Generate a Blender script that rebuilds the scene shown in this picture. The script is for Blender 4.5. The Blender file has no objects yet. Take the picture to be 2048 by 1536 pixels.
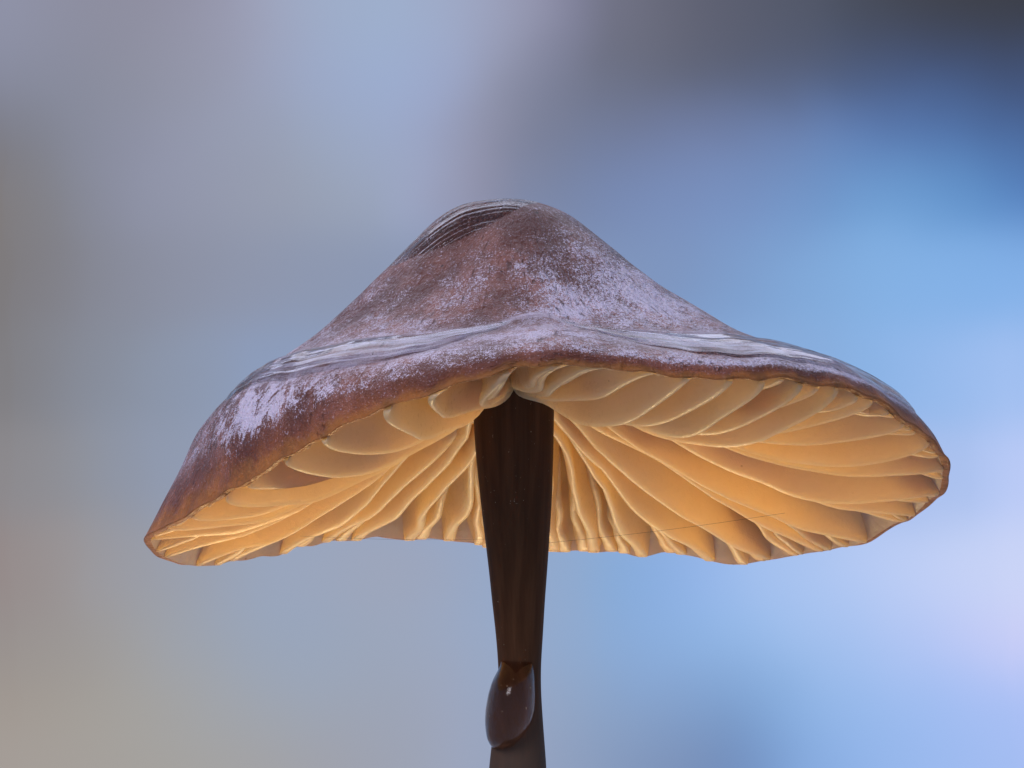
import bpy, math, random
import numpy as np
from mathutils import Vector, noise

# ------------------------------------------------------------------ scene, camera, light
# one Blender unit = one centimetre (a mushroom cap of about 1.6 cm)
S = bpy.context.scene
S.unit_settings.system = 'METRIC'
S.unit_settings.scale_length = 0.01
COL = S.collection
rnd = random.Random(7)

D = 10.0                                             # camera to stem
cd = bpy.data.cameras.new('camera')
cam = bpy.data.objects.new('camera', cd); COL.objects.link(cam)
cam.location = (0, -D, 0); cam.rotation_euler = (math.radians(90), 0, 0)
cd.sensor_width = 36; cd.lens = 36 * D / 2.048
cd.clip_start = 0.1; cd.clip_end = 500
S.camera = cam

S.view_settings.view_transform = 'Standard'; S.view_settings.look = 'None'
S.view_settings.exposure = 0.0; S.view_settings.gamma = 1.0
S.view_settings.use_curve_mapping = False
S.cycles.use_denoising = True
S.cycles.max_bounces = 12; S.cycles.transmission_bounces = 8
S.cycles.sample_clamp_indirect = 20.0

def lin(c):
    r = []
    for v in c[:3]:
        v = v / 255.0
        r.append(v / 12.92 if v <= 0.04045 else ((v + 0.055) / 1.055) ** 2.4)
    return tuple(r) + (1.0,)

# --- helper for node graphs
class NG:
    def __init__(s, tree):
        s.t = tree; s.n = tree.nodes; s.l = tree.links
    def node(s, kind, **kw):
        n = s.n.new(kind)
        for k, v in kw.items(): setattr(n, k, v)
        return n
    def put(s, sock, v):
        if isinstance(v, bpy.types.NodeSocket): s.l.new(v, sock)
        else: sock.default_value = v
    def math(s, op, a, b=0.0, c=0.0, clamp=False):
        n = s.node('ShaderNodeMath', operation=op, use_clamp=clamp)
        s.put(n.inputs[0], a); s.put(n.inputs[1], b); s.put(n.inputs[2], c)
        return n.outputs[0]
    def vmath(s, op, a, b=(0, 0, 0), out=0):
        n = s.node('ShaderNodeVectorMath', operation=op)
        s.put(n.inputs[0], a)
        if op == 'SCALE': s.put(n.inputs['Scale'], b)
        else: s.put(n.inputs[1], b)
        return n.outputs['Value'] if out else n.outputs[0]
    def mix(s, f, a, b):
        n = s.node('ShaderNodeMix', data_type='RGBA')
        s.put(n.inputs[0], f); s.put(n.inputs[6], a); s.put(n.inputs[7], b)
        return n.outputs[2]
    def rng(s, v, a, b, c=0.0, d=1.0, smooth=True):
        n = s.node('ShaderNodeMapRange', interpolation_type='SMOOTHSTEP' if smooth else 'LINEAR')
        n.clamp = True
        for i, x in enumerate((v, a, b, c, d)): s.put(n.inputs[i], x)
        return n.outputs[0]
    def noise(s, vec, scale, detail=3.0, rough=0.55, dist=0.0, col=False):
        n = s.node('ShaderNodeTexNoise')
        s.put(n.inputs['Vector'], vec)
        n.inputs['Scale'].default_value = scale; n.inputs['Detail'].default_value = detail
        n.inputs['Roughness'].default_value = rough; n.inputs['Distortion'].default_value = dist
        return n.outputs['Color' if col else 'Fac']
    def voro(s, vec, scale, feature='F1', out='Distance', rand=1.0):
        n = s.node('ShaderNodeTexVoronoi', feature=feature)
        s.put(n.inputs['Vector'], vec); n.inputs['Scale'].default_value = scale
        n.inputs['Randomness'].default_value = rand
        return n.outputs[out]

# --- world: the far out-of-focus surroundings, soft patches of blue, lilac and warm grey all the way round
W = bpy.data.worlds.new('World'); S.world = W; W.use_nodes = True
g = NG(W.node_tree); g.n.clear()
tc = g.node('ShaderNodeTexCoord').outputs['Generated']
na = g.noise(tc, 11.0, 1.0, 0.4); nb = g.noise(g.vmath('ADD', tc, (3.1, 1.7, 5.2)), 7.0, 1.0, 0.4)
ambient = g.mix(g.rng(na, 0.35, 0.65), lin((128, 136, 160)), lin((150, 180, 225)))
ambient = g.mix(g.rng(nb, 0.5, 0.75), ambient, lin((162, 156, 160)))
nd = g.noise(g.vmath('ADD', tc, (9.1, 4.7, 2.2)), 9.0, 0.0, 0.4)
ambient = g.mix(g.math('MULTIPLY', g.rng(nd, 0.60, 0.80), 0.7), ambient, lin((70, 72, 88)))
# the stretch of it behind the mushroom: rows of soft blurred tones (height, then place and tone along the row)
ROWS = [
 (40, [(60,142,144,165),(250,138,136,152),(430,150,150,172),(560,160,165,190),(740,157,178,208),(900,160,170,200),(1050,150,150,175),(1150,125,125,152),(1220,108,108,125),(1400,88,88,105),(1600,70,75,92),(1750,54,55,64),(1900,45,43,46),(2030,40,37,38)]),
 (150, [(40,135,138,158),(200,132,135,150),(400,148,150,168),(560,155,162,190),(740,155,175,212),(880,156,168,205),(1000,145,148,172),(1100,120,125,150),(1200,103,105,122),(1400,85,88,105),(1600,75,85,115),(1700,65,80,115),(1850,56,76,120),(2000,50,70,112)]),
 (270, [(20,120,120,130),(150,130,133,148),(350,145,147,170),(550,152,160,180),(700,155,170,200),(850,155,165,198),(970,142,142,165),(1080,118,122,145),(1200,110,120,150),(1400,108,120,160),(1600,105,130,180),(1750,85,120,180),(1900,72,110,170),(2030,62,95,150)]),
 (390, [(15,125,118,115),(130,128,130,140),(300,142,145,168),(550,152,158,175),(750,152,163,185),(850,158,168,200),(950,145,142,165),(1050,118,130,160),(1250,115,135,180),(1450,120,145,195),(1650,105,150,205),(1800,108,160,215),(1950,90,145,205),(2040,80,130,195)]),
 (550, [(30,122,117,117),(180,130,131,142),(400,140,145,165),(600,140,150,175),(900,135,148,178),(1350,120,145,190),(1550,125,165,215),(1750,130,178,230),(1950,130,178,235)]),
 (750, [(30,125,122,124),(180,132,136,148),(330,138,148,168),(500,140,155,185),(1200,135,160,205),(1650,133,175,225),(1800,140,182,235),(1980,160,192,243)]),
 (950, [(30,138,134,136),(180,142,144,152),(300,140,150,172),(600,150,162,188),(1300,138,170,215),(1930,175,198,246),(2040,190,205,250)]),
 (1140, [(30,148,135,132),(180,155,150,150),(420,152,160,178),(550,152,165,190),(750,158,165,185),(900,155,165,190),(1150,140,170,210),(1260,130,170,220),(1400,145,180,235),(1550,165,195,242),(1750,185,205,248),(1980,205,215,250)]),
 (1280, [(40,150,142,138),(220,160,156,152),(400,155,162,175),(550,150,165,190),(750,155,165,185),(920,155,168,195),(1180,138,170,212),(1300,135,172,222),(1450,145,185,235),(1650,165,195,242),(1850,182,200,248),(2020,205,208,250)]),
 (1400, [(40,160,150,140),(220,165,160,152),(420,162,163,165),(600,155,165,182),(800,155,163,182),(930,158,165,188),(1180,140,165,200),(1350,130,160,205),(1500,120,160,210),(1650,145,185,235),(1850,160,190,245),(2020,168,192,248)]),
 (1510, [(40,165,156,148),(250,165,160,153),(450,165,162,158),(650,160,160,168),(850,155,162,180),(950,158,166,190),(1150,140,158,190),(1350,118,140,180),(1480,105,135,185),(1620,130,170,225),(1800,150,185,240),(2020,165,190,245)]),
]
sp = g.node('ShaderNodeSeparateXYZ'); g.l.new(tc, sp.inputs[0])
ysafe = g.math('MAXIMUM', sp.outputs[1], 0.05)
jit = g.vmath('SUBTRACT', g.noise(tc, 30.0, 2.0, 0.5, col=True), (0.5, 0.5, 0.5))
js_ = g.node('ShaderNodeSeparateXYZ'); g.l.new(jit, js_.inputs[0])
HX = 1.024 / D; HZ = 0.768 / D
ax = g.math('DIVIDE', sp.outputs[0], ysafe); az = g.math('DIVIDE', sp.outputs[2], ysafe)
u_ = g.math('MULTIPLY_ADD', ax, 0.5 / HX, 0.5); v_ = g.math('MULTIPLY_ADD', az, -0.5 / HZ, 0.5)
u_ = g.math('ADD', u_, g.math('MULTIPLY', js_.outputs[0], 0.05)); v_ = g.math('ADD', v_, g.math('MULTIPLY', js_.outputs[1], 0.05))
acc = None; wsum = None
for (py, stops) in ROWS:
    cr = g.node('ShaderNodeValToRGB'); cr.color_ramp.interpolation = 'B_SPLINE'; e = cr.color_ramp.elements
    for i, st in enumerate(stops):
        el = e[i] if i < 2 else e.new(st[0] / 2048)
        el.position = st[0] / 2048; el.color = lin(st[1:])
    g.l.new(u_, cr.inputs[0])
    q = g.math('MULTIPLY', g.math('SUBTRACT', v_, py / 1536), 1 / 0.066)
    w = g.math('ADD', g.math('EXPONENT', g.math('MULTIPLY', g.math('MULTIPLY', q, q), -1.0)), 1e-6 if py not in (40, 1510) else 1e-5)
    term = g.vmath('SCALE', cr.outputs[0], w)
    acc = term if acc is None else g.vmath('ADD', acc, term)
    wsum = w if wsum is None else g.math('ADD', wsum, w)
view = g.vmath('SCALE', acc, g.math('DIVIDE', 1.0, wsum))
near = g.math('MULTIPLY', g.rng(g.math('ABSOLUTE', ax), HX * 1.05, HX * 1.7, 1.0, 0.0), g.rng(g.math('ABSOLUTE', az), HZ * 1.05, HZ * 1.8, 1.0, 0.0))
near = g.math('MULTIPLY', near, g.math('GREATER_THAN', sp.outputs[1], 0.06))
skyc = g.mix(near, ambient, g.mix(0.07, view, lin((165, 176, 196))))
bg = g.node('ShaderNodeBackground'); g.l.new(skyc, bg.inputs[0]); bg.inputs[1].default_value = 1.0
wo = g.node('ShaderNodeOutputWorld'); g.l.new(bg.outputs[0], wo.inputs[0])

def area(name, loc, target, size, power, color, sy=None):
    ld = bpy.data.lights.new(name, 'AREA'); ld.energy = power; ld.color = color
    ld.size = size
    if sy: ld.shape = 'RECTANGLE'; ld.size_y = sy
    o = bpy.data.objects.new(name, ld); COL.objects.link(o)
    o.location = loc
    o.rotation_euler = (Vector(target) - Vector(loc)).to_track_quat('-Z', 'Y').to_euler()
    return o
# cool softbox overhead and behind, and a small warm lamp low behind that lights the gills through
area('softbox_lamp', (-0.4, 5.0, 4.8), (0, 0, 0.1), 7.0, 185, (0.80, 0.81, 1.0), 4.4)
area('softbox_lamp', (-3.4, -4.8, 4.0), (0, 0, 0.1), 3.4, 330, (1.0, 0.90, 0.95))
area('warm_lamp', (-0.10, 1.15, -2.2), (-0.2, 0.0, 0), 0.7, 84, (1.0, 0.71, 0.35))

# ------------------------------------------------------------------ shape of the cap
def P(px, py, y):                                    # a rim point read off the photograph at depth y
    k = (D + y) / D
    return ((px - 1024) / 1000 * k, y, (768 - py) / 1000 * k)
CEN = np.array([0.021, 0.0]); ZA = 0.366
RIM = [P(*a) for a in [
    (1120, 720, -.62), (1000, 742, -.625), (900, 772, -.61), (800, 803, -.57), (700, 846, -.51), (600, 900, -.43),
    (500, 960, -.335), (400, 1018, -.20), (330, 1054, -.09), (288, 1072, .02), (300, 1097, .11), (340, 1119, .20),
    (400, 1130, .29), (480, 1121, .38), (560, 1102, .45), (640, 1080, .53), (700, 1074, .58), (760, 1068, .60),
    (820, 1078, .62), (900, 1072, .645), (980, 1090, .655), (1100, 1095, .66), (1200, 1097, .66), (1300, 1108, .65),
    (1350, 1104, .64), (1420, 1114, .62), (1475, 1130, .605), (1540, 1112, .58), (1620, 1104, .53), (1700, 1089, .48),
    (1800, 1050, .38), (1860, 1006, .27), (1890, 975, .18), (1896, 930, .06), (1885, 905, -.02), (1850, 868, -.12),
    (1800, 828, -.22), (1750, 795, -.30), (1700, 775, -.36), (1600, 757, -.455), (1500, 755, -.53), (1400, 752, -.575),
    (1300, 745, -.60), (1200, 732, -.615)]]
NT, NS = 480, 130
NG_FULL = 40
PLAN = []                                            # (direction, start, end, depth share, seed, lean)
for k in range(NG_FULL):
    th = (k + 0.5) * 360 / NG_FULL + rnd.uniform(-1.8, 1.8)
    wide = (th + 30) % 360 < 130                     # the broad side carries more short gills
    for kind in ((0, 1, 2) if wide else (0, 1)):
        if kind and not wide and (rnd.random() < 0.4 or 225 < th < 305): continue
        t0 = th + (0, 0.5, 0.26 if rnd.random() < 0.5 else 0.76)[kind] * 360 / NG_FULL + (rnd.uniform(-0.8, 0.8) if kind else 0)
        fr = math.exp(-(((t0 - 268 + 180) % 360 - 180) / 30) ** 2)      # gills behind the raised rim lie slantwise
        lean = rnd.uniform(-2.0, 2.0) + 23 * fr
        if kind: PLAN.append((t0, rnd.uniform(0.46, 0.66) + (0.12 if kind == 2 else 0), 1.0, rnd.uniform(0.55, 0.9) - (0.12 if kind == 2 else 0), 500 * kind + k, lean))
        else: PLAN.append((t0, 0.06, 1.0, rnd.uniform(0.92, 1.05), 100 + k, lean))

for t0 in (257.5, 266.0, 275.0): PLAN.append((t0, 0.06, 1.0, 0.9, 900 + int(t0), 21.0))

def circ_smooth(a, deg):
    n = len(a); s = deg / 360 * n
    k = np.arange(-int(4 * s) - 1, int(4 * s) + 2); w = np.exp(-0.5 * (k / s) ** 2); w /= w.sum()
    out = np.zeros_like(a)
    for kk, ww in zip(k, w): out += ww * np.roll(a, -kk, axis=0)
    return out
def circ_interp(th, thk, vals):
    o = np.argsort(thk); thk = np.array(thk)[o]; vals = np.array(vals, float)[o]
    t2 = np.concatenate([thk - 360, thk, thk + 360]); v2 = np.concatenate([vals] * 3)
    v2 = v2.reshape(len(t2), -1)
    return np.stack([np.interp(th, t2, v2[:, i]) for i in range(v2.shape[1])], 1)
TH = np.arange(NT) * 360.0 / NT
R = np.array(RIM)
rth = np.degrees(np.arctan2(R[:, 1] - CEN[1], R[:, 0] - CEN[0])) % 360
rad = np.hypot(R[:, 0] - CEN[0], R[:, 1] - CEN[1])
rimv = circ_smooth(circ_interp(TH, rth, np.stack([rad, R[:, 2]], 1)), 1.6)
RR, RZ = rimv[:, 0].copy(), rimv[:, 1].copy()
WAVE = np.zeros(NT)                                  # scallops of the margin, kept to the outermost part
for (t0, ts_, te_, ds_, sd_, ln_) in PLAN:
    d_ = (TH - (t0 + ln_ * 0.5) + 180) % 360 - 180
    back = max(0.0, math.sin(math.radians(t0 + 15)))
    amp_ = (0.006 if ts_ < 0.2 else 0.0) * (0.25 + 0.75 * back)
    WAVE -= amp_ * np.exp(-(d_ / 3.4) ** 2)
WAVE += 0.004 + 0.0028 * np.sin(np.radians(TH) * 23 + 1.0) * np.sin(np.radians(TH) * 7) + 0.002 * np.sin(np.radians(TH) * 41 + 2.0 * np.sin(np.radians(TH) * 5))

PROF = {   # direction: (share of radius, share of drop) from the apex to the rim
    0:   [(0,0),(.1,.045),(.2,.17),(.3,.30),(.42,.425),(.54,.53),(.655,.592),(.77,.655),(.885,.765),(.96,.88),(1,1)],
    45:  [(0,0),(.1,.04),(.2,.14),(.3,.25),(.42,.38),(.54,.50),(.655,.59),(.77,.68),(.885,.79),(.955,.89),(1,1)],
    90:  [(0,0),(.1,.03),(.2,.11),(.3,.22),(.42,.35),(.54,.47),(.66,.58),(.77,.68),(.88,.80),(.95,.89),(1,1)],
    140: [(0,0),(.1,.015),(.2,.07),(.3,.16),(.42,.28),(.54,.40),(.66,.50),(.77,.60),(.88,.74),(.95,.86),(1,1)],
    180: [(0,0),(.1,.008),(.2,.042),(.3,.132),(.42,.265),(.54,.39),(.65,.48),(.76,.57),(.85,.685),(.905,.815),(1,1)],
    200: [(0,0),(.1,.01),(.2,.05),(.3,.14),(.42,.275),(.54,.39),(.655,.465),(.775,.53),(.885,.615),(.945,.745),(1,1)],
    225: [(0,0),(.1,.02),(.2,.10),(.3,.22),(.42,.37),(.54,.485),(.66,.555),(.79,.61),(.92,.70),(.99,.83),(1,1)],
    250: [(0,0),(.1,.03),(.2,.14),(.3,.29),(.42,.47),(.54,.61),(.66,.69),(.79,.74),(.92,.80),(.985,.89),(1,1)],
    270: [(0,0),(.1,.04),(.2,.17),(.3,.34),(.42,.54),(.54,.70),(.66,.775),(.79,.81),(.92,.86),(.985,.92),(1,1)],
    300: [(0,0),(.1,.045),(.2,.18),(.3,.34),(.42,.53),(.54,.68),(.66,.765),(.79,.82),(.92,.88),(.98,.93),(1,1)],
    330: [(0,0),(.1,.045),(.2,.175),(.3,.325),(.42,.49),(.54,.63),(.66,.73),(.78,.80),(.90,.872),(.97,.93),(1,1)],
    345: [(0,0),(.1,.045),(.2,.172),(.3,.31),(.42,.455),(.54,.58),(.66,.665),(.775,.735),(.89,.825),(.965,.91),(1,1)],
}
thk = sorted(PROF); arr = np.array([PROF[k] for k in thk], float)          # dirs x 11 x 2
K = circ_smooth(circ_interp(TH, thk, arr.reshape(len(thk), -1)), 7.0).reshape(NT, 11, 2)
tt = np.linspace(0, 1, NS + 1)
def catmull(Kn, t):                                                       # NT x 11 x 2 -> NT x len(t) x 2
    n = Kn.shape[1] - 1
    pad = np.concatenate([Kn[:, 1:2] * np.array([-1, 1]), Kn, 2 * Kn[:, -1:] - Kn[:, -2:-1]], 1)
    u = t * n; i = np.minimum(u.astype(int), n - 1); f = (u - i)[None, :, None]
    p0, p1, p2, p3 = pad[:, i], pad[:, i + 1], pad[:, i + 2], pad[:, i + 3]
    return 0.5 * (2*p1 + (p2-p0)*f + (2*p0-5*p1+4*p2-p3)*f**2 + (3*p1-p0-3*p2+p3)*f**3)
cur = catmull(K, tt)
TH_R = np.radians(TH)[:, None]
rho, ff = cur[..., 0], cur[..., 1]
X = CEN[0] + np.cos(TH_R) * rho * RR[:, None]
Y = CEN[1] + np.sin(TH_R) * rho * RR[:, None]
Z = ZA - (ZA - RZ[:, None]) * ff + WAVE[:, None] * tt[None] ** 9
# fine uneven growth: gentle lumps and faint radial furrows
for i in range(NT):
    for j in range(1, NS + 1):
        p = Vector((X[i, j], Y[i, j], Z[i, j]))
        a = min(1.0, rho[i, j] * 4)
        n1 = noise.noise(p * 6.0); n2 = noise.noise(p * 17.0 + Vector((4, 1, 2)))
        fur = noise.noise(Vector((math.cos(TH_R[i, 0]) * 22, math.sin(TH_R[i, 0]) * 22, tt[j] * 2.0)))
        Z[i, j] += a * (0.0045 * n1 + 0.0022 * n2 + 0.0016 * fur * tt[j])
TOP = np.stack([X, Y, Z], -1)
def normals(G):
    du = np.roll(G, -1, 0) - np.roll(G, 1, 0)
    dv = np.gradient(G, axis=1)
    n = np.cross(dv, du); ln = np.linalg.norm(n, axis=-1, keepdims=True)
    n = n / np.maximum(ln, 1e-12)
    n[:, 0] = (0, 0, 1)
    n[n[..., 2] < -0.5] *= -1
    return n
NRM = normals(TOP)
if NRM[:, 20, 2].mean() < 0: NRM = -NRM
NRM[:, 0] = (0, 0, 1)
thick = 0.050 * (1 - tt ** 2.2) + 0.013
UND = TOP - NRM * thick[None, :, None]

# ------------------------------------------------------------------ mesh helpers
def mesh_obj(name, verts, faces, mats, parent=None, smooth=True, attrs=None, fmat=None):
    me = bpy.data.meshes.new(name)
    me.from_pydata([tuple(map(float, v)) for v in verts], [], faces)
    for m in (mats if isinstance(mats, (list, tuple)) else [mats]): me.materials.append(m)
    if fmat is not None: me.polygons.foreach_set('material_index', fmat)
    if attrs:
        for k, v in attrs.items():
            v = np.asarray(v, np.float32)
            a = me.attributes.new(k, 'FLOAT_VECTOR' if v.ndim == 2 else 'FLOAT', 'POINT')
            a.data.foreach_set('vector' if v.ndim == 2 else 'value', v.ravel())
    if smooth: me.polygons.foreach_set('use_smooth', [True] * len(me.polygons))
    me.update()
    o = bpy.data.objects.new(name, me); COL.objects.link(o)
    if parent: o.parent = parent
    return o
def material(name):
    m = bpy.data.materials.new(name); m.use_nodes = True
    gg = NG(m.node_tree); gg.n.clear()
    gg.out = gg.node('ShaderNodeOutputMaterial')
    return m, gg
def principled(gg, **kw):
    b = gg.node('ShaderNodeBsdfPrincipled')
    for k, v in kw.items(): gg.put(b.inputs[k.replace('_', ' ')], v)
    return b
def bump(gg, h, strength, dist, normal=None):
    b = gg.node('ShaderNodeBump'); b.inputs['Strength'].default_value = strength
    b.inputs['Distance'].default_value = dist; gg.put(b.inputs['Height'], h)
    if normal is not None: gg.put(b.inputs['Normal'], normal)
    return b.outputs[0]

# ------------------------------------------------------------------ materials
def skin_material():
    m, n = material('cap_skin')
    obj = n.node('ShaderNodeTexCoord').outputs['Object']
    pol = n.node('ShaderNodeAttribute', attribute_name='polar').outputs['Vector']
    sep = n.node('ShaderNodeSeparateXYZ'); n.l.new(pol, sep.inputs[0]); t = sep.outputs[2]
    bl = n.node('ShaderNodeAttribute', attribute_name='bloom').outputs['Fac']
    wet = n.node('ShaderNodeAttribute', attribute_name='wet').outputs['Fac']
    # film's bright refracted streaks painted into the skin colour, round the soaked band
    flw = n.node('ShaderNodeAttribute', attribute_name='flow').outputs['Vector']
    ring = n.vmath('MULTIPLY', flw, (2.0, 2.0, 7.0))
    streak = n.noise(ring, 1.6, 5.0, 0.6, 0.5)
    rads = n.noise(n.vmath('MULTIPLY', pol, (40, 40, 5.0)), 1.0, 4.0, 0.6)
    big = n.noise(obj, 5.5, 4.0, 0.6, 0.4)
    mid = n.noise(obj, 21.0, 5.0, 0.65, 0.3)
    fine = n.noise(obj, 150.0, 3.0, 0.7)
    grain = n.noise(obj, 420.0, 2.0, 0.6)
    brown = n.mix(n.rng(big, 0.38, 0.62), (0.110, 0.034, 0.024, 1), (0.250, 0.096, 0.072, 1))
    brown = n.mix(n.math('MULTIPLY', n.rng(mid, 0.42, 0.62), 0.5), brown, (0.100, 0.034, 0.022, 1))
    # pale dusty bloom, patchy, broken into grains
    v = n.math('ADD', n.math('MULTIPLY', big, 0.5), n.math('MULTIPLY', mid, 0.75))
    v = n.math('ADD', v, n.math('MULTIPLY', n.math('SUBTRACT', fine, 0.5), 0.85))
    v = n.math('ADD', v, n.math('MULTIPLY', n.math('SUBTRACT', grain, 0.5), 1.1))
    v = n.math('ADD', v, n.math('MULTIPLY', bl, 0.46))
    ret = n.noise(n.vmath('MULTIPLY', obj, (1.0, 1.0, 0.75)), 15.0, 5.0, 0.7, 1.6)
    lob = n.node('ShaderNodeAttribute', attribute_name='lobe').outputs['Fac']
    v = n.math('ADD', v, n.math('MULTIPLY', n.math('MULTIPLY', n.math('SUBTRACT', ret, 0.5), lob), 3.2))
    band = n.rng(n.math('ADD', t, n.math('MULTIPLY', n.math('SUBTRACT', mid, 0.5), 0.09)), 0.895, 0.95)
    v = n.math('SUBTRACT', v, n.math('MULTIPLY', band, 0.34))
    mask = n.rng(v, 0.78, 1.0)
    st = n.rng(n.math('ADD', streak, n.math('MULTIPLY', n.math('SUBTRACT', bl, 0.35), 0.3)), 0.38, 0.58)  # pale streaks stand in for the water's bright lines
    mask = n.math('ADD', n.math('MULTIPLY', mask, n.math('SUBTRACT', 1.0, wet)), n.math('MULTIPLY', st, n.math('MULTIPLY', wet, 0.85)))
    lilac = n.mix(grain, (0.40, 0.34, 0.46, 1), (0.86, 0.80, 0.96, 1))
    col = n.mix(n.math('MULTIPLY', mask, 0.9), brown, lilac)
    # grainy crust, strongest towards the margin
    crumb = n.noise(obj, 95.0, 4.0, 0.75)
    col = n.mix(n.rng(crumb, 0.54, 0.70, 0.0, 0.5), col, (0.075, 0.024, 0.014, 1))
    glit = n.math('MULTIPLY', n.rng(n.noise(obj, 260.0, 2.0, 0.6), 0.60, 0.70), n.rng(big, 0.35, 0.6, 0.25, 0.7))
    col = n.mix(glit, col, (0.62, 0.52, 0.58, 1))
    # amber rim where the flesh is thin
    edge = n.rng(n.math('ADD', t, n.math('MULTIPLY', n.math('SUBTRACT', mid, 0.5), 0.10)), 0.955, 1.0)
    amber = n.mix(fine, (0.20, 0.085, 0.022, 1), (0.40, 0.19, 0.07, 1))
    col = n.mix(edge, col, amber)
    # dark soil specks
    vd = n.voro(obj, 16.0)
    vr = n.voro(obj, 16.0, out='Color')
    sr = n.node('ShaderNodeSeparateXYZ'); n.l.new(vr, sr.inputs[0])
    spot = n.math('MULTIPLY', n.math('LESS_THAN', n.math('ADD', vd, n.math('MULTIPLY', fine, 0.06)), 0.10), n.math('GREATER_THAN', sr.outputs[0], 0.55))
    col = n.mix(n.math('MULTIPLY', spot, 0.85), col, (0.018, 0.010, 0.009, 1))
    # nicks and scales: short slits that run down the slope
    slit = n.noise(n.vmath('ADD', n.vmath('MULTIPLY', pol, (30.0, 30.0, 20.0)), n.vmath('SCALE', n.noise(obj, 9.0, 2.0, col=True), 3.0)), 1.0, 3.0, 0.6)
    slith = n.rng(slit, 0.60, 0.68, 1.0, 0.0)
    col = n.mix(n.math('MULTIPLY', n.math('SUBTRACT', 1.0, slith), n.rng(big, 0.42, 0.6, 0.1, 0.75)), col, (0.085, 0.035, 0.028, 1))
    h = n.math('ADD', n.math('MULTIPLY', fine, 0.28), n.math('MULTIPLY', mid, 0.6))
    h = n.math('ADD', h, n.math('MULTIPLY', rads, 0.5))
    h = n.math('ADD', h, n.math('MULTIPLY', grain, 0.08))
    h = n.math('ADD', h, n.math('MULTIPLY', slith, n.rng(big, 0.42, 0.6, 0.1, 0.5)))
    wr = n.noise(n.vmath('ADD', n.vmath('MULTIPLY', pol, (9.0, 9.0, 16.0)), n.vmath('SCALE', n.noise(obj, 7.0, 2.0, col=True), 1.6)), 1.8, 4.0, 0.6)
    h = n.math('ADD', h, n.math('MULTIPLY', n.math('ABSOLUTE', n.math('SUBTRACT', wr, 0.5)), 1.6))
    h = n.math('ADD', h, n.math('MULTIPLY', n.noise(obj, 58.0, 3.0, 0.6), 0.7))
    nrm = bump(n, h, 0.8, 0.011)
    b = principled(n, Base_Color=col, Roughness=n.rng(mask, 0, 1, 0.30, 0.52), Normal=nrm,
                   Subsurface_Weight=0.12, Subsurface_Scale=0.03)
    b.inputs['Subsurface Radius'].default_value = (1.0, 0.42, 0.16)
    b.inputs['Specular IOR Level'].default_value = 0.3
    # thin flesh near the rim lets light through
    tr = n.node('ShaderNodeBsdfTranslucent'); n.put(tr.inputs['Color'], n.mix(mid, (0.80, 0.46, 0.20, 1), (0.58, 0.28, 0.10, 1)))
    mx = n.node('ShaderNodeMixShader')
    n.put(mx.inputs[0], n.rng(n.math('ADD', t, n.math('MULTIPLY', n.math('SUBTRACT', mid, 0.5), 0.12)), 0.90, 1.0, 0.04, 0.40))
    n.l.new(b.outputs[0], mx.inputs[1]); n.l.new(tr.outputs[0], mx.inputs[2]); n.l.new(mx.outputs[0], n.out.inputs[0])
    return m
def flesh_material(name, a, b_, transl, tr_w, veins):
    m, n = material(name)
    obj = n.node('ShaderNodeTexCoord').outputs['Object']
    big = n.noise(obj, 7.0, 4.0, 0.6, 0.5); fine = n.noise(obj, 90.0, 4.0, 0.65); gr = n.noise(obj, 360.0, 2.0)
    col = n.mix(n.rng(big, 0.3, 0.7), a, b_)
    col = n.mix(n.math('MULTIPLY', n.rng(fine, 0.5, 0.7), 0.22), col, (0.80, 0.70, 0.52, 1))
    vd = n.voro(obj, 15.0); vr = n.node('ShaderNodeSeparateXYZ'); n.l.new(n.voro(obj, 15.0, out='Color'), vr.inputs[0])
    dot = n.math('MULTIPLY', n.math('LESS_THAN', vd, 0.035), n.math('GREATER_THAN', vr.outputs[0], 0.6))
    col = n.mix(n.math('MULTIPLY', dot, 0.9), col, (0.05, 0.025, 0.015, 1))
    h = n.math('ADD', n.math('MULTIPLY', fine, 0.6), n.math('ADD', n.math('MULTIPLY', n.noise(obj, 26.0, 3.0), veins), n.math('MULTIPLY', gr, 0.2)))
    nrm = bump(n, h, 0.35, 0.006)
    b = principled(n, Base_Color=col, Roughness=n.rng(fine, 0.3, 0.7, 0.24, 0.42), Normal=nrm, Subsurface_Weight=0.5, Subsurface_Scale=0.05)
    b.inputs['Subsurface Radius'].default_value = (1.0, 0.65, 0.3)
    tr = n.node('ShaderNodeBsdfTranslucent'); n.put(tr.inputs['Color'], n.mix(big, transl, tuple(x * 0.85 for x in transl[:3]) + (1,)))
    n.put(tr.inputs['Normal'], nrm)
    mx = n.node('ShaderNodeMixShader'); mx.inputs[0].default_value = tr_w
    n.l.new(b.outputs[0], mx.inputs[1]); n.l.new(tr.outputs[0], mx.inputs[2]); n.l.new(mx.outputs[0], n.out.inputs[0])
    return m
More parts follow.
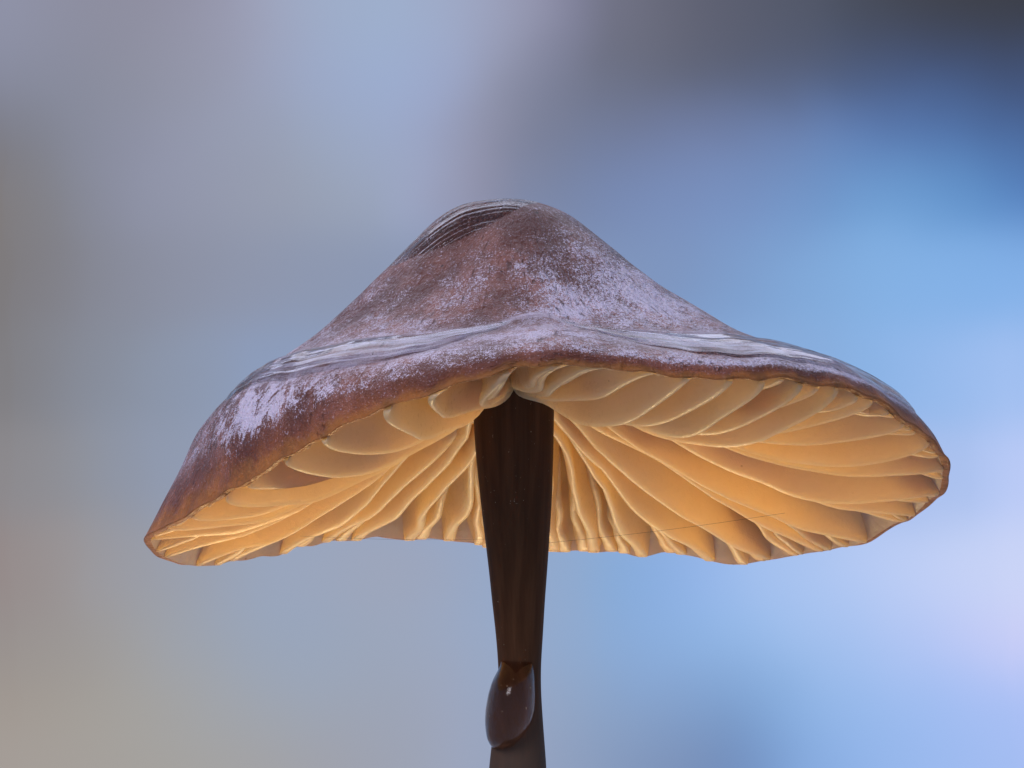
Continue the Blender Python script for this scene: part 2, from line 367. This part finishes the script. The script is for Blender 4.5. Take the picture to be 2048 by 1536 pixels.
def stem_material():
    m, n = material('stem_dark')
    obj = n.node('ShaderNodeTexCoord').outputs['Object']
    fib = n.noise(n.vmath('MULTIPLY', obj, (60, 60, 2.5)), 1.0, 4.0, 0.6)
    big = n.noise(obj, 4.0, 3.0)
    sep = n.node('ShaderNodeSeparateXYZ'); n.l.new(obj, sep.inputs[0])
    col = n.mix(n.rng(fib, 0.3, 0.75), (0.054, 0.021, 0.008, 1), (0.090, 0.038, 0.016, 1))
    low = n.rng(n.math('ADD', sep.outputs[2], n.math('MULTIPLY', big, 0.12)), 0.92, 1.26, 1.0, 0.0)
    col = n.mix(n.math('MULTIPLY', low, 0.75), col, (0.080, 0.060, 0.048, 1))
    spn = n.noise(n.vmath('MULTIPLY', obj, (1, 1, 0.6)), 170.0, 2.0, 0.7); zone = n.noise(n.vmath('MULTIPLY', obj, (3, 3, 0.8)), 4.0, 2.0)
    spk = n.math('MULTIPLY', n.rng(spn, 0.70, 0.76), n.rng(zone, 0.48, 0.60))
    col = n.mix(spk, col, (0.42, 0.34, 0.25, 1))
    h = n.math('ADD', fib, n.math('MULTIPLY', spk, 0.5))
    b = principled(n, Base_Color=col, Roughness=n.rng(fib, 0.3, 0.7, 0.48, 0.62), Normal=bump(n, h, 0.3, 0.004))
    b.inputs['Specular IOR Level'].default_value = 0.08
    n.l.new(b.outputs[0], n.out.inputs[0])
    return m
def water_material(name, rip, tint=(0.97, 0.975, 0.98, 1), ro=0.06):
    m, n = material(name)
    b = principled(n, Base_Color=tint, Roughness=ro, IOR=1.333, Transmission_Weight=1.0)
    if rip:      # ripples drawn out along the run of the film
        pol = n.node('ShaderNodeAttribute', attribute_name='polar').outputs['Vector']
        h = n.noise(n.vmath('MULTIPLY', pol, (0.55, 0.55, 6.0)), 1.5, 1.5, 0.45, 0.25)
        n.l.new(bump(n, h, 0.34, 0.014), b.inputs['Normal'])
    n.l.new(b.outputs[0], n.out.inputs[0])
    return m
M_SKIN = skin_material()
M_FLESH = flesh_material('cap_flesh', (0.68, 0.52, 0.38, 1), (0.76, 0.66, 0.58, 1), (0.86, 0.68, 0.50, 1), 0.62, 1.0)
M_GILL = flesh_material('gill_flesh', (0.70, 0.57, 0.38, 1), (0.80, 0.69, 0.50, 1), (0.93, 0.72, 0.42, 1), 0.68, 0.5)
M_STEM = stem_material()
M_WATER = water_material('brown_reflect_water', False, (0.80, 0.56, 0.43, 1), 0.12); M_FILM = water_material('rippled_water', True)  # drop tint carries the brown reflection of stem and cap
def simple(name, col, rough):
    m, n = material(name)
    obj = n.node('ShaderNodeTexCoord').outputs['Object']
    c = n.mix(n.noise(obj, 120.0), col, tuple(x * 0.5 for x in col[:3]) + (1,))
    n.l.new(principled(n, Base_Color=c, Roughness=rough).outputs[0], n.out.inputs[0])
    return m
M_SILK = simple('silk', (0.06, 0.035, 0.02, 1), 0.5)

# ------------------------------------------------------------------ the mushroom
BASE_Z = -1.7
mush = bpy.data.objects.new('mushroom', None); COL.objects.link(mush)
mush.location = (0.0, 0.0, BASE_Z); mush.empty_display_size = 0.2
mush['label'] = 'wet brown mushroom with wavy conical cap, glowing amber gills and dark stem'
mush['category'] = 'mushroom'
OFF = np.array([0.0, 0.0, -BASE_Z])                      # parts are stored relative to the mushroom's base

def gauss2(th, r, th0, r0, sth, sr):
    d = (th - th0 + 180) % 360 - 180
    return np.exp(-(d / sth) ** 2 - ((r - r0) / sr) ** 2)
THG = np.repeat(TH[:, None], NS + 1, 1); TG = np.repeat(tt[None], NT, 0)
bloom = 0.26 + 0 * THG
bloom += 0.60 * gauss2(THG, TG, 318, .40, 24, .15)       # dusty right flank of the cone
bloom += 0.35 * gauss2(THG, TG, 285, .48, 20, .10)
bloom += 0.85 * gauss2(THG, TG, 211, .87, 12, .09)       # dusty patch on the drooping lobe
bloom += 0.45 * gauss2(THG, TG, 315, .90, 34, .06)
bloom += 0.35 * gauss2(THG, TG, 345, .88, 25, .08)
bloom += 0.25 * gauss2(THG, TG, 255, .80, 18, .08)
bloom -= 0.45 * gauss2(THG, TG, 235, .22, 40, .12)
bloom -= 0.30 * gauss2(THG, TG, 262, .44, 16, .07)
bloom += 0.30 * gauss2(THG, TG, 225, .60, 40, .05)
bloom += 0.30 * gauss2(THG, TG, 270, .72, 40, .06)
lobe = np.clip(0.06 + gauss2(THG, TG, 212, .85, 18, .14), 0, 1)
BAND = [(180, .72, .73), (186, .69, .78), (196, .64, .80), (210, .60, .81), (230, .585, .82), (245, .575, .80), (254, .56, .75), (263, .525, .62), (269, .50, .50),
        (278, .51, .51), (284, .54, .63), (294, .57, .77), (308, .575, .83), (325, .585, .86), (345, .60, .90), (356, .66, .93), (362, .76, .78)]
T_IN = circ_smooth(np.interp(TH, [b_[0] for b_ in BAND], [b_[1] for b_ in BAND])[:, None], 2.5)
T_OUT = circ_smooth(np.interp(TH, [b_[0] for b_ in BAND], [b_[2] for b_ in BAND])[:, None], 2.5)
FLOW = (TG - T_IN) / np.maximum(T_OUT - T_IN, 0.03)
def sstep(x, a, b):
    u = np.clip((x - a) / (b - a), 0, 1); return u * u * (3 - 2 * u)
wet = sstep(FLOW, -0.05, 0.12) * sstep(-FLOW, -1.15, -0.75) * sstep(THG, 194, 206) * sstep(-THG, -356, -340)
polar = np.stack([np.cos(np.radians(THG)), np.sin(np.radians(THG)), TG], -1)
flow = polar.copy(); flow[..., 2] = np.clip(FLOW, -1.5, 2.5)

# cap: skin over the top, rolled lip at the rim
lip = []
for a in (0.33, 0.66):
    q = TOP[:, -1] * (1 - a) + UND[:, -1] * a
    out = np.stack([np.cos(TH_R[:, 0]), np.sin(TH_R[:, 0]), -0.25 * np.ones(NT)], 1)
    lip.append(q + out * (0.008 + 0.003 * np.sin(TH_R * 37) * np.sin(TH_R * 11 + 1)))
UNDER_ROWS = list(range(NS, -1, -2))
def build_cap():
    rows = [TOP[:, j] for j in range(1, NS + 1)] + lip + [UND[:, NS]]
    tv = [tt[j] for j in range(1, NS + 1)] + [1.0, 1.0, 1.0]
    V = [TOP[0, 0] + OFF]; A = [(0, 0, 0)]; B = [0.3]; Wt = [0.0]; Lb = [0.0]; Fl = [(0, 0, 0)]
    for k, r in enumerate(rows):
        j = min(k + 1, NS)
        V.extend(r + OFF)
        p = polar[:, j].copy(); p[:, 2] = tv[k]; A.extend(p); B.extend(bloom[:, j]); Wt.extend(wet[:, j]); Lb.extend(lobe[:, j]); Fl.extend(flow[:, j])
    F = []
    idx = lambda k, i: 1 + k * NT + i % NT
    for i in range(NT): F.append((0, idx(0, i), idx(0, i + 1)))
    for k in range(len(rows) - 1):
        for i in range(NT): F.append((idx(k, i), idx(k + 1, i), idx(k + 1, i + 1), idx(k, i + 1)))
    return mesh_obj('cap', V, F, M_SKIN, mush, attrs={'polar': np.array(A), 'bloom': np.array(B), 'wet': np.array(Wt), 'lobe': np.array(Lb), 'flow': np.array(Fl)})
cap = build_cap()
def build_flesh():
    js = list(range(NS, 0, -2)); V = []; F = []
    for j in js: V.extend(UND[:, j] + OFF)
    V.append(UND[0, 0] + OFF)
    for k in range(len(js) - 1):
        for i in range(NT):
            F.append((k * NT + i, (k + 1) * NT + i, (k + 1) * NT + (i + 1) % NT, k * NT + (i + 1) % NT))
    for i in range(NT): F.append(((len(js) - 1) * NT + i, len(V) - 1, (len(js) - 1) * NT + (i + 1) % NT))
    return mesh_obj('flesh', V, F, M_FLESH, cap)
flesh = build_flesh()

# gills: one mesh each
def samp(G, thd, t):
    u = (thd % 360) / 360 * NT; i = int(u); f = u - i; v = min(max(t, 0), 1) * NS; j = min(int(v), NS - 1); h = v - j
    a = G[i % NT, j] * (1 - h) + G[i % NT, j + 1] * h; b = G[(i + 1) % NT, j] * (1 - h) + G[(i + 1) % NT, j + 1] * h
    return a * (1 - f) + b * f
SAGT = np.array([0, 40, 90, 140, 180, 225, 270, 315, 345]); SAGV = np.array([.085, .045, .022, .05, .075, .085, .035, .105, .105])
def sag_at(th): return float(circ_interp(np.array([th % 360.0]), SAGT, SAGV)[0, 0])
def gill(th0, ts, te, dscale, seed, lean):
    r = random.Random(seed)
    n = 36; ph = r.uniform(0, 6.28); ph2 = r.uniform(0, 6.28); amp = r.uniform(0.5, 1.7)
    sg = sag_at(th0) * r.uniform(0.7, 1.2)
    zs = r.uniform(-0.015, 0.015)
    rimz = samp(UND, th0, te)[2]
    full = ts < 0.2
    TB = 0.74
    def thf(t): return th0 + amp * math.sin(t * 4.2 + ph) * math.sin(math.pi * min(1, max(0, t))) ** 0.6 + lean * (t - 0.5)
    def inner(t):
        U = samp(UND, thf(t), t); g_ = min(1.0, max(0.0, (float(samp(rho, thf(t), t)) - 0.08) / 0.92))
        zl = zs + (rimz - zs) * (g_ ** 1.15) - sg * math.sin(math.pi * g_ ** 1.5)
        return U + np.array([0, 0, -max(U[2] - zl, 0.03)])
    E0 = inner(TB); TG0 = (E0 - inner(TB - 0.04)) / 0.04
    L = samp(UND, thf(te), te) + np.array([0, 0, -0.001])
    bk = min(1.0, max(0.0, 0.5 + 1.2 * math.sin(math.radians(th0))))       # far side: runs out flat into the rim
    C = (E0 + TG0 * (te - TB) * 0.62) * (1 - bk) + (samp(UND, thf(0.95), 0.95) * 0.6 + E0 * 0.4 + np.array([0, 0, -0.020])) * bk
    def full_edge(t):
        if t <= TB: return inner(t)
        w = min(1.0, (t - TB) / (te - TB))
        return E0 * (1 - w) ** 2 + C * 2 * w * (1 - w) + L * w * w
    rows = []
    for k in range(n + 1):
        u = k / n; t = ts + (te - ts) * u
        U = samp(UND, thf(t), t); E = full_edge(t)
        k_ = dscale
        if not full: k_ *= math.sin(min(1.0, u / 0.65) * math.pi / 2) ** 1.3
        k_ = 1 - (1 - k_) * (1 - u ** 4)
        k_ *= 1 + (0.045 * math.sin(u * 11 + ph2) + 0.022 * math.sin(u * 27 + ph)) * (1 - u)
        E = U + (E - U) * k_
        tang = np.array([-math.sin(math.radians(thf(t))), math.cos(math.radians(thf(t))), 0.0])
        rows.append((U, E, tang, u))
    V = []; F = []; nd = 9
    for (U, E, tang, u) in rows:
        loop = []
        dep = float(np.linalg.norm(E - U))
        ew = 0.0088 * (1 - 0.25 * u) * (1 + 2.0 * bk * max(0.0, u - 0.6)) * min(1.0, 0.3 + u / (0.02 if full else 0.25))
        for side in (-1, 1):
            seq = range(nd + 1) if side < 0 else range(nd, -1, -1)
            for q in seq:
                v = 1 - (1 - q / nd) ** 1.35
                w = (0.015 + 0.016 * u * u * bk) * (1 - v) ** 2.0 * min(1.0, 0.1 + (1 - u) / 0.22) + ew + 0.0010 * math.exp(-((v - 0.9) / 0.08) ** 2)
                if q == nd: w *= 0.45
                elif q == nd - 1: w *= 0.85
                curl = (0.018 * dep / 0.15 * math.sin(u * 6 + ph + 1.0) + 0.008 * math.sin(u * 14 + ph2) * min(1, dep / 0.08)) * v * v * min(1.0, (1 - u) / 0.2)
                loop.append((U + NOFF) * (1 - v) + E * v + tang * (side * w + curl))
        V.extend(loop)
    m = 2 * (nd + 1)
    for k in range(n):
        for q in range(m - 1): F.append((k * m + q, k * m + q + 1, (k + 1) * m + q + 1, (k + 1) * m + q))
    F.append(tuple(range(m))[::-1]); F.append(tuple(n * m + q for q in range(m)))
    return mesh_obj('gill', [v + OFF for v in V], F, M_GILL, cap)
NOFF = np.array([0, 0, 0.010])
for g_ in PLAN: gill(*g_)

# stem
def tube(prof, seg, M, name, parent, fn=None):
    V = []; F = []
    for (z, cx, cy, rx, ry) in prof:
        for i in range(seg):
            a = 2 * math.pi * i / seg
            k = fn(a, z) if fn else 1.0
            V.append(np.array([cx + rx * k * math.cos(a), cy + ry * k * math.sin(a), z]) + OFF)
    for k in range(len(prof) - 1):
        for i in range(seg): F.append((k * seg + i, k * seg + (i + 1) % seg, (k + 1) * seg + (i + 1) % seg, (k + 1) * seg + i))
    F.append(tuple(range(seg))[::-1]); F.append(tuple((len(prof) - 1) * seg + i for i in range(seg)))
    return mesh_obj(name, V, F, M, parent)
STEM = [  # py, left px, right px
    (470, 935, 1118), (600, 938, 1113), (760, 942, 1109), (820, 946, 1108), (900, 951, 1107), (1000, 961, 1104), (1090, 972, 1098), (1140, 978, 1095),
    (1200, 984, 1090), (1270, 992, 1086), (1330, 997, 1082), (1380, 998, 1082), (1440, 990, 1086), (1500, 982, 1091), (1540, 978, 1094),
    (1700, 970, 1096), (1900, 968, 1098), (2200, 966, 1100), (2460, 960, 1108)]
spy = np.arange(470, 2461, 10.0)
sl = np.interp(spy, [s[0] for s in STEM], [s[1] for s in STEM]); sr_ = np.interp(spy, [s[0] for s in STEM], [s[2] for s in STEM])
kk = np.exp(-0.5 * (np.arange(-6, 7) / 2.5) ** 2); kk /= kk.sum()
sl = np.convolve(np.pad(sl, 6, 'edge'), kk, 'valid'); sr_ = np.convolve(np.pad(sr_, 6, 'edge'), kk, 'valid')
prof = []
for py, a, b in zip(spy, sl, sr_):
    z = (768 - py) / 1000; cx = ((a + b) / 2 - 1024) / 1000; hw = (b - a) / 2000
    prof.append((z, cx, 0.0, hw, hw * 0.86))
def stemfn(a, z):
    return 1 + 0.016 * math.sin(3 * a + 1.0 * z) + 0.003 * math.sin(11 * a - 3 * z) + 0.006 * noise.noise(Vector((math.cos(a) * 3, math.sin(a) * 3, z * 9)))
stem = tube(prof[::-1], 72, M_STEM, 'stem', mush, stemfn)

# ------------------------------------------------------------------ water
def film(name, label, hfun, group=None):
    V = []; F = []; A = []; ids = {}
    H = hfun(THG, TG)
    ok = H > -0.004
    for i in range(NT):
        i2 = (i + 1) % NT
        for j in range(1, NS):
            if ok[i, j] and ok[i2, j] and ok[i, j + 1] and ok[i2, j + 1]:
                f = []
                for (a, b) in ((i, j), (i, j + 1), (i2, j + 1), (i2, j)):
                    if (a, b) not in ids:
                        ids[(a, b)] = len(V); V.append(TOP[a, b] + NRM[a, b] * H[a, b]); A.append(flow[a, b] if name == 'water_film' else (polar[a, b, 0] * TG[a, b] * 2.0, 0.0, polar[a, b, 1] * TG[a, b] * 9.0 + polar[a, b, 0] * TG[a, b] * 1.5))
                    f.append(ids[(a, b)])
                F.append(tuple(f))
    o = mesh_obj(name, V, F, M_FILM, attrs={'polar': np.array(A)})
    o['label'] = label; o['category'] = 'water'
    if group: o['group'] = group
    return o
def blob_mask(th, t, pts):      # signed "inside" of a band given by (theta, t_in, t_out)
    a = np.array([p[0] for p in pts], float)
    ti = np.interp(th, a, [p[1] for p in pts]); to = np.interp(th, a, [p[2] for p in pts])
    return np.minimum(t - ti, to - t)
NZ = np.zeros_like(THG)
for i in range(NT):
    for j in range(NS + 1):
        NZ[i, j] = noise.noise(Vector((math.cos(TH_R[i, 0]) * 3.0, math.sin(TH_R[i, 0]) * 3.0, FLOW[i, j] * 3.0)))
def h_band(th, a0, a1, hmax):
    m = np.minimum(TG - T_IN, T_OUT - TG)
    m = np.where((th < a0) | (th > a1), -0.05, m)
    h = hmax * sstep(m, -0.01, 0.11) - 0.004 * sstep(-m, -0.035, 0.0)
    h = np.where(m < -0.02, -0.02, h)
    return h + 0.0008 * NZ * sstep(m, 0.0, 0.05)
def h_left(th, t): return h_band(th, 181, 272, 0.017)
def h_right(th, t): return h_band(th, 275, 359, 0.013)
def h_top(th, t):
    d = (th - 190 + 180) % 360 - 180
    x = np.cos(np.radians(th)) * t; y = np.sin(np.radians(th)) * t
    # bead lies on the upper left of the knob
    cx, cy = -0.15, 0.0
    ang = math.radians(8); ux = (x - cx) * math.cos(ang) + (y - cy) * math.sin(ang); uy = -(x - cx) * math.sin(ang) + (y - cy) * math.cos(ang)
    q = (ux / 0.21) ** 2 + (uy / 0.18) ** 2
    return 0.0085 * np.clip(1.0 - q, -0.9, 1) - 0.001
film('water_film', 'clear water film bulging over the drooping lobe and shoulder of the brown cap', h_left)
film('water_film', 'clear water film pooled along the raised shoulder leading to the broad upturned cap side', h_right)
film('water_bead', 'clear flat water bead lying on the rounded knob atop the brown cap', h_top)

def drop():
    # hanging drop: outline in the picture plane, bulging towards the viewer and to one side of the stem
    OUT = [(1320, 1003, 1066), (1335, 998, 1069), (1360, 984, 1071), (1390, 975, 1072), (1420, 970, 1071), (1445, 969, 1065), (1470, 972, 1050), (1490, 977, 1030), (1503, 981, 1012), (1510, 985, 1000)]
    py = np.linspace(1320, 1510, 41)
    L = np.interp(py, [o[0] for o in OUT], [o[1] for o in OUT]); Rr = np.interp(py, [o[0] for o in OUT], [o[2] for o in OUT])
    k3 = np.array([1, 2, 3, 2, 1]) / 9
    L = np.convolve(np.pad(L, 2, 'edge'), k3, 'valid'); Rr = np.convolve(np.pad(Rr, 2, 'edge'), k3, 'valid')
    V = []; F = []; seg = 48
    for q, (p, a, b) in enumerate(zip(py, L, Rr)):
        u = q / 40; z = (768 - p) / 1000; hw = (b - a) / 2000; cx = ((a + b) / 2 - 1024) / 1000
        dep = 0.010 + 0.074 * math.sin(math.pi * min(1, u ** 0.8)) ** 0.7
        if u > 0.9: hw *= math.sqrt(max(0.0, 1 - ((u - 0.9) / 0.1) ** 2)) * 0.97 + 0.03; dep = dep * (1 - u) / 0.1 * 0.9 + dep * 0.1
        e_ = max(0.0, (u - 0.80) / 0.20) ** 2
        for i in range(seg):
            an = 2 * math.pi * i / seg; c, s = math.cos(an), math.sin(an)
            V.append((cx * 0.985 + 0.016 * e_ + hw * 0.985 * c, -0.022 + 0.030 * e_ + (dep if s < 0 else 0.03 * (1 - 0.7 * e_)) * s, z))
    for q in range(40):
        for i in range(seg): F.append((q * seg + i, (q + 1) * seg + i, (q + 1) * seg + (i + 1) % seg, q * seg + (i + 1) % seg))
    F.append(tuple(range(seg))); F.append(tuple(40 * seg + i for i in range(seg))[::-1])
    o = mesh_obj('water_drop', V, F, M_WATER)
    o['label'] = 'hanging water drop with brown reflection tinted in, clinging to the dark stem'; o['category'] = 'water drop'
drop()

# spider silk strung under the cap
def thread(label, pts, r):
    V = []; F = []; n = len(pts)
    for p in pts:
        for i in range(5):
            a = 2 * math.pi * i / 5; V.append((p[0], p[1] + r * math.cos(a), p[2] + r * math.sin(a)))
    for k in range(n - 1):
        for i in range(5): F.append((k * 5 + i, k * 5 + (i + 1) % 5, (k + 1) * 5 + (i + 1) % 5, (k + 1) * 5 + i))
    o = mesh_obj('silk_thread', V, F, M_SILK)
    o['label'] = label; o['category'] = 'thread'
def line(p, q, n=24, sag=0.004):
    return [tuple(np.array(p) * (1 - i / n) + np.array(q) * (i / n) - np.array([0, 0, sag * math.sin(math.pi * i / n)])) for i in range(n + 1)]
thread('thin spider silk thread strung from the dark stem towards the broad cap side', line(P(1094, 1086, .02), P(1570, 1026, .28)), 0.00028)
thread('thin spider silk thread running from the stem to the drooping lobe', line(P(985, 1078, .02), P(600, 1072, .36)), 0.00022)
print('tris', sum(len(o.data.polygons) for o in COL.objects if o.type == 'MESH') * 2)
